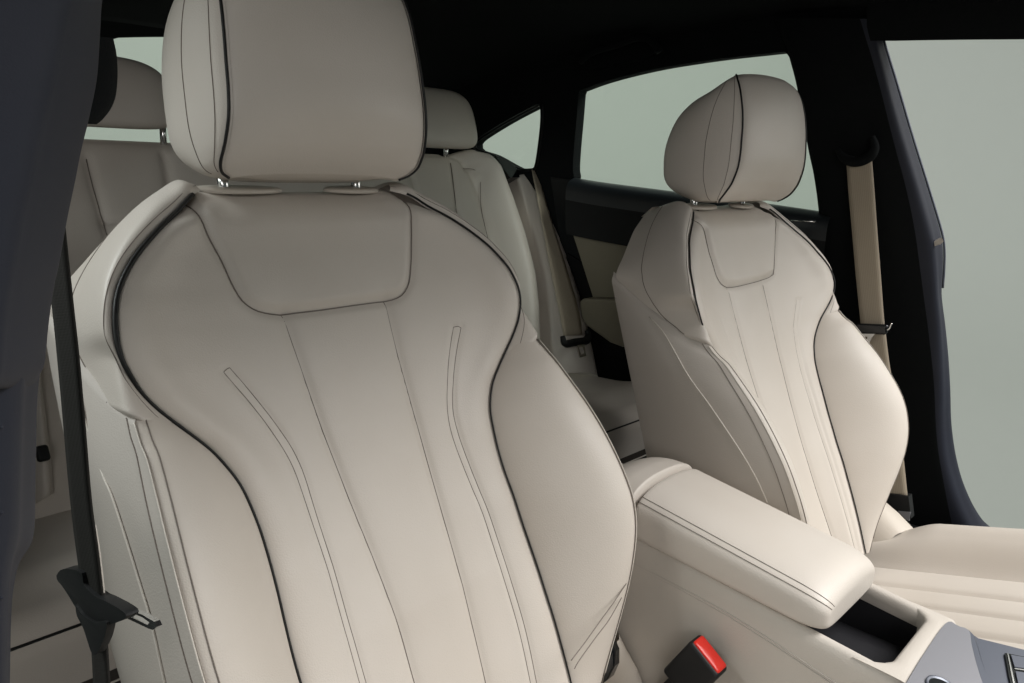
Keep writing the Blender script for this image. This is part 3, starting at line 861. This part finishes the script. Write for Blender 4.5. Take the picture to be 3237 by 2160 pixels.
def rhead(cx, cy, cz, hx, hy, hz, tilt=R(14), post=.05):
    rings = []
    for k in np.linspace(0, 1, 30):
        a = -PI / 2 + k * PI; z = math.copysign(abs(math.sin(a)) ** (.55 if a < 0 else .72), math.sin(a)); sc = abs(math.cos(a)) ** (.30 if a < 0 else .48) + 1e-4
        narrow = 1 - .12 * (z + 1) / 2
        rr = []
        for j in range(56):
            t = 2 * PI * j / 56; c, s = math.cos(t), math.sin(t)
            X = math.copysign(abs(c) ** .55, c) * hx * sc * narrow; Y = math.copysign(abs(s) ** .7, s) * hy * sc
            rr.append((cx + X, cy + Y * math.cos(tilt) + z * hz * math.sin(tilt), cz + z * hz))
        rings.append(rr)
    mb = MB(); mb.loft(rings); hd = mb.build('headrest', M['leather'], rb)
    for s in (-post, post):
        mb = MB(); mb.tube([(cx + s, cy, cz - hz - .045), (cx + s, cy, cz - hz + .03)], .006, 10); mb.build('headrest_post', M['chrome'], hd)
    return hd


rhead(.868, 1.02, .631, .135, .055, .072)
rhead(.060, 1.02, .6275, .160, .055, .0625, R(10), .135)
mb = MB(); q = rp([(1558, 500), (1592, 510), (1618, 530), (1634, 566), (1604, 568), (1582, 540)]); mb.prism(rw(np.column_stack([q, np.full(len(q), .012)])), -RN * .05); mb.build('belt_guide', M['gloss'], rb, angle=30)

# rear belt hanging on the outer bolster
rbelt = empty('seat_belt', tuple(ony([(1760, 1100)], .80)[0]), 'beige rear seat belt with small metal tongue, hanging beside the rear bench', 'seat belt', 'seat belts')
lf = lambda px, w: rw(np.column_stack([rp(px), np.full(len(px), w)]))
mb = MB(); mb.ribbon(spline(lf([(1634, 566), (1663, 718), (1690, 870), (1716, 1000), (1731, 1083)], .058), 30), spline(lf([(1650, 566), (1694, 718), (1738, 860), (1778, 1000), (1790, 1078)], .058), 30), .0015, RN)
mb.build('webbing', M['belt_beige'], rbelt)
mb = MB(); a = spline(lf([(1724, 1085), (1732, 1108), (1762, 1104), (1798, 1098), (1806, 1078), (1800, 1066)], .062), 24); mb.tube(a, np.interp(np.linspace(0, 1, 24), [0, .2, .8, 1], [.006, .010, .011, .006]), 10); mb.build('tongue_grip', M['black'], rbelt)
o_ = lf([(1766, 1113), (1790, 1109), (1795, 1146), (1775, 1152)], .064); i_ = lf([(1773, 1121), (1785, 1119), (1788, 1138), (1779, 1143)], .064)
mb = MB(); mb.holed([o_, i_[::-1]], RN * .002); mb.build('tongue', M['chrome'], rbelt, smooth=False)

# ------------------------------------------------------------------ car shell
body = empty('car_body', (.385, .4, -.4), 'black car interior shell: headliner, pillars, tailgate and floor around the seats', 'car body')
SX = 1.15
side_n = (1, 0, .22); side_p = (SX, 0, .5)
os_ = lambda px, dx=0.: on(px, (SX + dx, 0, .5), side_n)
# headliner
ye = [-.50, .25, .8, 1.15, 1.45]; ze = [.835, .832, .775, .72, .66]; zc = [.875, .885, .855, .815, .775]
rows = []
for y in np.linspace(-.50, 1.34, 50):
    e_, c_ = np.interp(y, ye, ze), np.interp(y, ye, zc)
    x = np.linspace(-.335, 1.13, 40); t = (x - .385) / .745
    rows.append(np.stack([x, np.full(40, y), e_ + (c_ - e_) * (1 - np.abs(t) ** 3)], 1))
G = np.array(rows)
mb = MB(); mb.grid(G); G2 = G + np.array([0, 0, .03]); mb.grid(G2)
for sl in (np.s_[0], np.s_[-1]): mb.grid(np.array([G[sl], G2[sl]]))
for sl in (np.s_[:, 0], np.s_[:, -1]): mb.grid(np.array([G[sl], G2[sl]]))
hl = mb.build('headliner', M['roof'], body)
# grab handle by the rear door
hp = spline(os_([(1835, 195), (1870, 165), (1950, 140), (2015, 118), (2060, 128), (2085, 165)], -.05), 30)
mb = MB(); mb.tube(hp, .009, 10); mb.build('grab_handle', M['roof'], body)
mb = MB(); mb.prism(os_([(1835, 160), (2010, 112), (2080, 160), (2030, 190), (1840, 225)], -.012), (.01, 0, 0)); mb.build('handle_recess', M['roof'], body, smooth=False)
# body side with quarter window opening and door opening
quarter = spline(os_([(1503, 455), (1520, 438), (1600, 388), (1690, 340), (1712, 331), (1717, 345), (1716, 400), (1705, 490), (1697, 528), (1688, 536), (1650, 537), (1620, 525), (1560, 492), (1512, 476), (1503, 465), (1503, 455)]), 60)[:-1]
door_win = spline(os_([(1832, 287), (1900, 262), (1990, 237), (2090, 215), (2200, 197), (2300, 183), (2400, 172), (2478, 164), (2490, 170), (2500, 200), (2520, 280), (2555, 470), (2575, 540), (2588, 620), (2592, 668), (2400, 645), (2100, 606), (1835, 572), (1816, 560), (1811, 535), (1815, 460), (1822, 380), (1829, 292), (1832, 287)]), 120)[:-1]
outer = os_([(2900, -250), (1180, -250), (1180, 520), (1480, 490), (1700, 700), (1800, 1300), (2250, 1900), (2760, 1900), (2700, 1000), (2610, 700), (2660, 300)])
mb = MB(); mb.holed([outer, quarter[::-1], door_win[::-1]], (.03, 0, .0)); mb.build('body_side', M['roof'], body, smooth=False)
mb = MB(); mb.grid(np.array([quarter - (.012, 0, 0), quarter + (.0, 0, 0)]), closed_c=True)
mb.tube(np.vstack([quarter, quarter[:1]]) + np.array([-.001, 0, 0]), .004, 8); mb.build('window_seal', M['black'], body)
mb = MB(); mb.prism(quarter + np.array([.012, 0, 0]), (.004, 0, 0)); mb.build('quarter_glass', M['glass'], body, smooth=False)
# far centre pillar: inner face, rounded edge catching the light
fr = spline([(2770, 60), (2790, 130), (2830, 260), (2880, 430), (2930, 590), (2972, 730), (2981, 790), (2980, 860), (2976, 930), (2988, 1030), (2998, 1130), (3004, 1230), (3007, 1330), (3018, 1420), (3038, 1505), (3065, 1575), (3095, 1630), (3130, 1675), (3180, 1720)], 90)
gi = spline([(2745, 60), (2765, 150), (2795, 260), (2843, 430), (2893, 600), (2932, 745), (2942, 800), (2950, 870), (2955, 940), (2962, 1030), (2966, 1130), (2968, 1230), (2966, 1330), (2972, 1420), (2990, 1505), (3010, 1575), (3030, 1630), (3050, 1675), (3080, 1720)], 90)
re = spline([(2450, 60), (2490, 155), (2506, 210), (2525, 290), (2557, 470), (2575, 555), (2590, 665), (2600, 800), (2640, 1000), (2680, 1200), (2700, 1400), (2710, 1560), (2700, 1720)], 90)
Fp, Gp, Rp_ = os_(fr, .03), os_(gi, -.012), os_(re, -.012)
rows = []
for i in range(90):
    m1 = .5 * Rp_[i] + .5 * Gp[i] + np.array([-.012, 0, 0])
    rows.append(spline([Rp_[i] + (.03, .005, 0), Rp_[i], Rp_[i] * .75 + Gp[i] * .25 + np.array([-.010, 0, 0]), m1, Rp_[i] * .2 + Gp[i] * .8 + np.array([-.007, 0, 0]), Gp[i], .5 * Gp[i] + .5 * Fp[i] + np.array([-.004, -.003, 0]), Fp[i], Fp[i] + (.05, .03, 0)], 50))
rows = np.array(rows); mb = MB(); mb.grid(rows[:, :32], 1); mb.grid(rows[:, 31:], 0); pil = mb.build('door_pillar', [M['navy'], M['roof']], body)
mb = MB(); mb.tube(Fp[:46] + np.array([.002, -.002, 0]), .0022, 8); mb.build('pillar_seal', M['graphite'], pil)
mb = MB(); q = os_([(2935, 770), (2972, 752), (2978, 762), (2968, 772), (2940, 780)], .0); mb.prism(q, (-.004, -.004, 0)); mb.build('seal_joint', M['shell'], pil, angle=40)
mb = MB(); mb.prism(os_([(2740, 129), (2800, 129), (2900, 127), (3060, 125), (3237, 124), (3500, 124), (3500, -120), (2740, -120)], -.014), (.05, 0, .006)); mb.build('roof_rail', M['roof'], body, smooth=False)
# sill below the opening
mb = MB(); mb.box((1.22, -.35, -.30), (.06, 0, 0), (0, .5, 0), (0, 0, .12), .3); mb.build('door_sill', M['black'], body)
# rear door
rd = empty('rear_door', tuple(os_([(2000, 900)])[0]), 'closed rear door with black upper trim, beige insert and pale-lit window ledge', 'car door')
mb = MB()
lo = spline(os_([(1816, 566), (1900, 580), (2100, 606), (2400, 645), (2640, 680)]), 50)
rows = []
for p in lo:
    rows.append(spline([p + (.02, 0, .0), p + (.004, 0, .003), p + (-.012, 0, -.001), p + (-.026, 0, -.010), p + (-.032, 0, -.03), p + (-.030, 0, -.075), p + (-.022, 0, -.14)], 36))
rows = np.array(rows); mb.grid(rows[:, :19], 0); mb.grid(rows[:, 18:], 1); mb.build('window_ledge', [M['ledge'], M['door']], rd)
mb = MB(); mb.prism(os_([(1740, 560), (2660, 690), (2680, 1100), (1800, 1100), (1770, 760)], -.005), (.03, 0, 0)); mb.build('upper_trim', M['door'], rd, smooth=False)
mb = MB(); mb.prism(os_([(1806, 724), (2150, 700), (2150, 960), (1876, 944)], -.022), (.02, 0, 0)); mb.build('beige_insert', M['insert'], rd, smooth=False)
q = os_([(1866, 950), (1876, 938), (2080, 944), (2080, 1085), (2000, 1090), (1960, 1075), (1888, 1024), (1872, 1000)], -.02)
mb = MB(); mb.prism(q + np.array([-.05, 0, 0]), (.06, 0, 0)); ar = mb.build('armrest', M['insert'], rd, smooth=False)
bv = ar.modifiers.new('bevel', 'BEVEL'); bv.width = .012; bv.segments = 4
mb = MB(); mb.prism(os_([(1790, 800), (2200, 1050), (2300, 1400), (1750, 1400)], -.014), (.01, 0, 0)); mb.build('lower_trim', M['carpet'], rd, smooth=False)
mb = MB(); mb.prism(door_win + np.array([.015, 0, 0]), (.004, 0, 0)); mb.build('window_glass', M['glass'], rd, smooth=False)
mb = MB(); mb.tube(os_([(2500, 698), (2578, 701)], -.036), .0016, 8); mb.build('chrome_strip', M['chrome'], rd)
# tailgate with rear window
TP, TN = (.38, 1.34, .80), (0, .25, .48)
hole = spline(on([(327, 133), (345, 122), (395, 117), (470, 116), (600, 116), (900, 130), (1200, 190), (1400, 330), (1462, 470), (1440, 500), (1000, 490), (600, 480), (260, 474), (230, 440), (330, 190), (340, 168), (328, 145), (327, 133)], TP, TN), 90)[:-1]
sl_ = np.array([0, .48, -.25]) / math.hypot(.48, .25)
hole[:, 0] = np.minimum(hole[:, 0], 1.05 + .0005 * np.arange(len(hole)))
out2 = np.array([np.array([x, TP[1], TP[2]]) + sl_ * k for x, k in ((-.37, -.05), (1.14, -.05), (1.14, .9), (-.37, .9))])
mb = MB(); mb.holed([out2, hole[::-1]], (0, .03, 0)); mb.build('tailgate', M['roof'], body, smooth=False)
mb = MB(); mb.prism(hole + np.array([0, .012, 0]), (0, .004, 0)); mb.build('rear_glass', M['glass'], body, smooth=False)
mb = MB(); mb.box((.385, 1.30, .44), (.72, 0, 0), (0, .20, 0), (0, 0, .012), .5); mb.build('parcel_shelf', M['carpet'], body)
mb = MB(); mb.box((.385, .50, -.40), (.80, 0, 0), (0, 1.3, 0), (0, 0, .03), .2); mb.build('floor_carpet', M['carpet'], body)
# near body side behind the pillar (mirrored opening)
mir = lambda P: np.stack([.765 - P[:, 0], P[:, 1], P[:, 2]], 1)
mo = mir(os_([(1830, -250), (1180, -250), (1180, 520), (1480, 490), (1700, 700), (1800, 1300), (2380, 1500), (2440, 720), (2400, 670), (1830, 590)]))
mb = MB(); mb.holed([mo, mir(quarter)[::-1]], (-.03, 0, 0)); mb.build('body_side', M['roof'], body, smooth=False)
# near centre pillar: upper trim with ridge, lower trim, adjuster bump
YS = -.19
si = spline([(345, -120), (322, 0), (316, 110), (306, 250), (280, 380), (258, 470), (236, 580), (211, 700), (188, 830), (167, 930), (152, 1040), (141, 1150), (122, 1190)], 60)
rg = spline([(255, -120), (222, 0), (190, 110), (160, 250), (128, 380), (108, 470), (85, 580), (58, 700), (34, 830), (16, 930), (2, 1040), (-8, 1150), (-14, 1190)], 60)
Sp, Gp = ony(si, -.168), ony(rg, YS - .040)
lf_ = np.array([p - np.array([.10, .012, 0]) for p in Gp])
rows = [spline([Sp[i] + (-.03, .05, 0), Sp[i] + (-.004, .008, 0), Sp[i], .6 * Sp[i] + .4 * Gp[i] + np.array([.001, -.002, 0]), .12 * Sp[i] + .88 * Gp[i] + np.array([.0, -.001, 0]), Gp[i] + (-.006, -.003, 0), .6 * Gp[i] + .4 * lf_[i], lf_[i]], 40) for i in range(60)]
e = np.array(rows[-1]); low = [e + np.array([-.002 * math.sin(a), .004 * (1 - math.cos(a)), -.005 * math.sin(a)]) for a in np.linspace(.2, 1.57, 5)] + [e + np.array([-.006, .012, -.004])]
mb = MB(); mb.grid(np.array(rows + low)); npil = mb.build('door_pillar', M['navy'], body)
si2 = spline([(135, 1120), (119, 1250), (115, 1400), (112, 1550), (110, 1660), (98, 1720), (62, 1775), (45, 1840), (34, 1950), (28, 2250)], 60)
rg2 = spline([(20, 1120), (10, 1250), (4, 1400), (0, 1550), (-4, 1660), (-8, 1720), (-14, 1775), (-20, 1840), (-24, 1950), (-30, 2250)], 60)
Sp, Gp = ony(si2, -.160), ony(rg2, YS - .020)
rows = [spline([Sp[i] + (-.03, .05, 0), Sp[i] + (-.004, .008, 0), Sp[i], .5 * Sp[i] + .5 * Gp[i] + np.array([.001, -.002, 0]), Gp[i], Gp[i] - (.05, .006, 0), Gp[i] - (.12, .01, 0)], 36) for i in range(60)]
mb = MB(); mb.grid(np.array(rows)); mb.build('lower_trim', M['navy'], npil)
for py in (1082, 1352, 1622, 1890):
    c_ = ony([(4, py)], YS - .022)[0]
    mb = MB(); mb.box(c_, (.0007, 0, 0), (0, .0006, 0), (0, 0, .0007), .9); mb.build('trim_clip', M['navy'], npil)
bp = spline([(330, 120), (345, 160), (353, 225), (348, 300), (330, 345), (300, 378), (275, 392)], 24); bq_ = spline([(300, 120), (290, 160), (285, 225), (280, 300), (272, 345), (262, 378), (255, 392)], 24)
a, b = ony(bp, -.13), ony(bq_, -.168)
mb = MB(); mb.grid(np.array([spline([a[i] + (-.01, .03, 0), a[i], .5 * a[i] + .5 * b[i] + np.array([.002, -.006, 0]), b[i] + (-.01, .0, 0)], 16) for i in range(24)])); mb.build('belt_adjuster', M['roof'], npil)

# ------------------------------------------------------------------ far front belt
fb = empty('seat_belt', tuple(onx([(2760, 1040)], 1.09)[0]), 'beige seat belt running down the black pillar beside the far front seat', 'seat belt', 'seat belts')
mb = MB(); mb.ribbon(spline(onx([(2676, 505), (2682, 600), (2693, 720), (2705, 860), (2718, 990), (2724, 1045), (2738, 1150), (2762, 1350), (2790, 1570)], 1.095), 60), spline(onx([(2756, 495), (2764, 600), (2774, 740), (2785, 880), (2794, 1000), (2799, 1045), (2812, 1150), (2845, 1350), (2870, 1575)], 1.095), 60), .0016, (-1, 0, 0))
mb.build('webbing', M['belt_beige'], fb)
a = spline(onx([(2645, 470), (2668, 500), (2705, 512), (2745, 498), (2765, 468), (2758, 432)], 1.085), 30)
mb = MB(); mb.tube(a, np.interp(np.linspace(0, 1, 30), [0, .3, .7, 1], [.004, .010, .010, .005]), 10); mb.build('upper_guide', M['roof'], fb)
a = onx([(2704, 1038), (2808, 1042)], 1.085)
mb = MB(); mb.box((a[0] + a[1]) / 2, (a[1] - a[0]) / 2, (.007, 0, 0), (0, 0, .010), .7); mb.build('tongue_grip', M['gloss'], fb)
mb = MB(); mb.tube(spline(onx([(2803, 1045), (2812, 1038), (2819, 1022)], 1.08), 8), .0015, 6); mb.build('chrome_edge', M['chrome'], fb)
q = onx([(2718, 1055), (2766, 1056), (2756, 1068), (2746, 1088), (2730, 1078)], 1.08); hc = onx([(2737, 1064), (2742, 1066), (2741, 1072), (2736, 1073), (2733, 1069)], 1.08)
mb = MB(); mb.holed([q, hc[::-1]], (.003, 0, 0)); mb.build('tongue', M['chrome'], fb, smooth=False)
q = onx([(2790, 1558), (2872, 1570), (2880, 1640), (2846, 1620), (2800, 1590)], 1.088); mb = MB(); mb.prism(q, (.02, 0, 0)); mb.build('anchor_cover', M['black'], fb, smooth=False)
q = onx([(2838, 1616), (2878, 1620), (2874, 1648), (2862, 1642)], 1.086); mb = MB(); mb.prism(q, (.004, 0, 0)); mb.build('anchor_plate', M['satin'], fb, smooth=False)

# ------------------------------------------------------------------ near front belt
nb = empty('seat_belt', tuple(onx([(300, 1900)], -.335)[0]), 'dark seat belt with black and chrome tongue hanging beside the near front seat', 'seat belt', 'seat belts')
bx = -.338
mb = MB(); mb.ribbon(spline(onx([(120, 600), (169, 939), (195, 1190), (230, 1581), (259, 1811), (276, 1930)], bx), 50), spline(onx([(195, 600), (231, 939), (252, 1130), (269, 1321), (291, 1581), (312, 1737), (331, 1905)], bx), 50), -.0016, (1, 0, 0))
lw = spline(onx([(282, 1960), (288, 2050), (296, 2200)], bx), 12); rw_ = spline(onx([(331, 1960), (334, 2050), (343, 2200)], bx), 12)
mb.ribbon(lw, rw_, .0016, (1, 0, 0))
mb.build('webbing', M['belt_black'], nb)
mb = MB(); mb.tube(spline(onx([(300, 1660), (314, 1750), (331, 1900)], bx + .001), 12), .0007, 6); mb.build('webbing_edge', M['lightthread'], nb)
mb = MB(); mb.tube(spline(onx([(333, 2040), (336, 2100), (342, 2200)], bx + .001), 8), .0008, 6); mb.build('webbing_edge', M['lightthread'], nb)
for pl, dx, th in (([(178, 1820), (190, 1803), (215, 1799), (256, 1810), (266, 1850), (300, 1884), (330, 1899), (372, 1922), (396, 1940), (397, 1954), (375, 1966), (340, 1976), (300, 1976), (262, 1952), (235, 1915), (215, 1882), (195, 1852), (181, 1835)], -.004, .007), ([(238, 1912), (262, 1945), (300, 1968), (336, 1966), (331, 2010), (319, 2040), (305, 2068), (290, 2066), (277, 2030), (262, 1985), (242, 1945)], -.0055, .005)):
    P_ = spline(np.vstack([pl, pl[:1]]), 60)[:-1]
    mb = MB(); mb.prism(onx(P_, bx + dx), (th, 0, 0)); tg = mb.build('tongue_grip', M['black'], nb)
    bv = tg.modifiers.new('bevel', 'BEVEL'); bv.width = .003; bv.segments = 4; bv.limit_method = 'ANGLE'
mb = MB(); q = onx([(392, 1922), (450, 1944), (488, 1966), (496, 1982), (484, 1992), (470, 1988), (394, 1952)], bx + .004); hq = onx([(402, 1932), (450, 1952), (472, 1968), (466, 1976), (402, 1945)], bx + .004)
mb.holed([q, hq[::-1]], (.003, 0, 0)); mb.build('tongue', M['chrome'], nb, smooth=False)

# ------------------------------------------------------------------ backdrop outside the windows
mb = MB()
rows = []
ang = np.linspace(R(-25), R(150), 60)           # heading from +Y towards +X
prof = [(9.0, 5.2)] + [(6.0, 0)] * 0
pr = spline([(6.0, 5.0), (6.0, 3.0), (6.0, 1.0), (6.0, -.5), (5.95, -1.2), (5.6, -1.7), (4.9, -1.95), (3.5, -2.0), (1.5, -2.0)], 50)
for r_, z in pr: rows.append(np.stack([.4 + r_ * np.sin(ang), .4 + r_ * np.cos(ang), np.full(60, z)], 1))
mb.grid(np.array(rows)); bd = mb.build('backdrop', M['backdrop']); tag(bd, 'plain pale grey green backdrop seen through the car windows', None, None, 'structure')

# ------------------------------------------------------------------ light; lamps added out of view, in place of daylight through the openings
wd = bpy.data.worlds.new('World'); SC.world = wd; wd.use_nodes = True
bg = wd.node_tree.nodes['Background']; bg.inputs[0].default_value = (.90, 1.0, .96, 1); bg.inputs[1].default_value = .085


def area(name, loc, tgt, size, power, col):
    l = bpy.data.lights.new(name, 'AREA'); l.shape = 'RECTANGLE'; l.size, l.size_y = size; l.energy = power; l.color = col
    o = bpy.data.objects.new(name, l); COL.objects.link(o); o.location = loc
    o.rotation_euler = (Vector(tgt) - Vector(loc)).to_track_quat('-Z', 'Y').to_euler()
    return o


area('windscreen_softbox', (1.15, -1.85, 2.7), (.38, .0, .05), (1.8, 1.5), 152, (1, .972, .945))
area('near_side_softbox', (-1.35, 1.25, 2.0), (-.2, .15, .45), (.8, .8), 35, (.95, 1.0, .99))
area('near_rear_softbox', (-2.2, .75, 1.0), (.0, .65, .1), (.8, .6), 5.5, (.95, 1.0, .92))
area('near_door_softbox', (-1.9, -1.9, 1.1), (.0, -.1, .4), (1.3, 1.0), 17, (1, .968, .935))
area('far_side_softbox', (2.0, -1.2, 1.0), (.6, .0, .4), (1.0, 1.0), 8, (1, .96, .92))
area('backdrop_lamp', (2.2, -2.2, 2.6), (6.2, .2, .3), (3.0, 3.0), 60, (.965, 1, .96))
area('backdrop_lamp', (1.6, 2.6, 3.2), (4.0, 6.0, .5), (3.0, 3.0), 64, (.965, 1, .96))
sl = bpy.data.lights.new('rear_bench_spot', 'SPOT'); sl.energy = 42; sl.color = (.90, 1.0, .95); sl.spot_size = R(17); sl.spot_blend = .7; sl.shadow_soft_size = .18  # added narrow spot that lifts only the rear bench; no real lamp there
so = bpy.data.objects.new('rear_bench_spot', sl); COL.objects.link(so); so.location = (-2.0, -.12, .98)
so.rotation_euler = (Vector((1.0, .95, .24)) - Vector((-2.0, -.12, .98))).to_track_quat('-Z', 'Y').to_euler()

# ------------------------------------------------------------------ camera
cam = bpy.data.cameras.new('camera'); co = bpy.data.objects.new('camera', cam); COL.objects.link(co)
cam.sensor_width = 36; cam.lens = FPX / W0 * 36; cam.clip_start = .02; cam.clip_end = 100
Mx = Matrix(((RGT[0], UPV[0], -FWD[0], CAM[0]), (RGT[1], UPV[1], -FWD[1], CAM[1]), (RGT[2], UPV[2], -FWD[2], CAM[2]), (0, 0, 0, 1)))
co.matrix_world = Mx
SC.camera = co
SC.view_settings.view_transform = 'Standard'; SC.view_settings.look = 'None'; SC.view_settings.exposure = 0; SC.view_settings.gamma = 1
SC.view_settings.use_curve_mapping = False
SC.cycles.use_denoising = True
SC.cycles.max_bounces = 10; SC.cycles.diffuse_bounces = 6; SC.cycles.transparent_max_bounces = 16
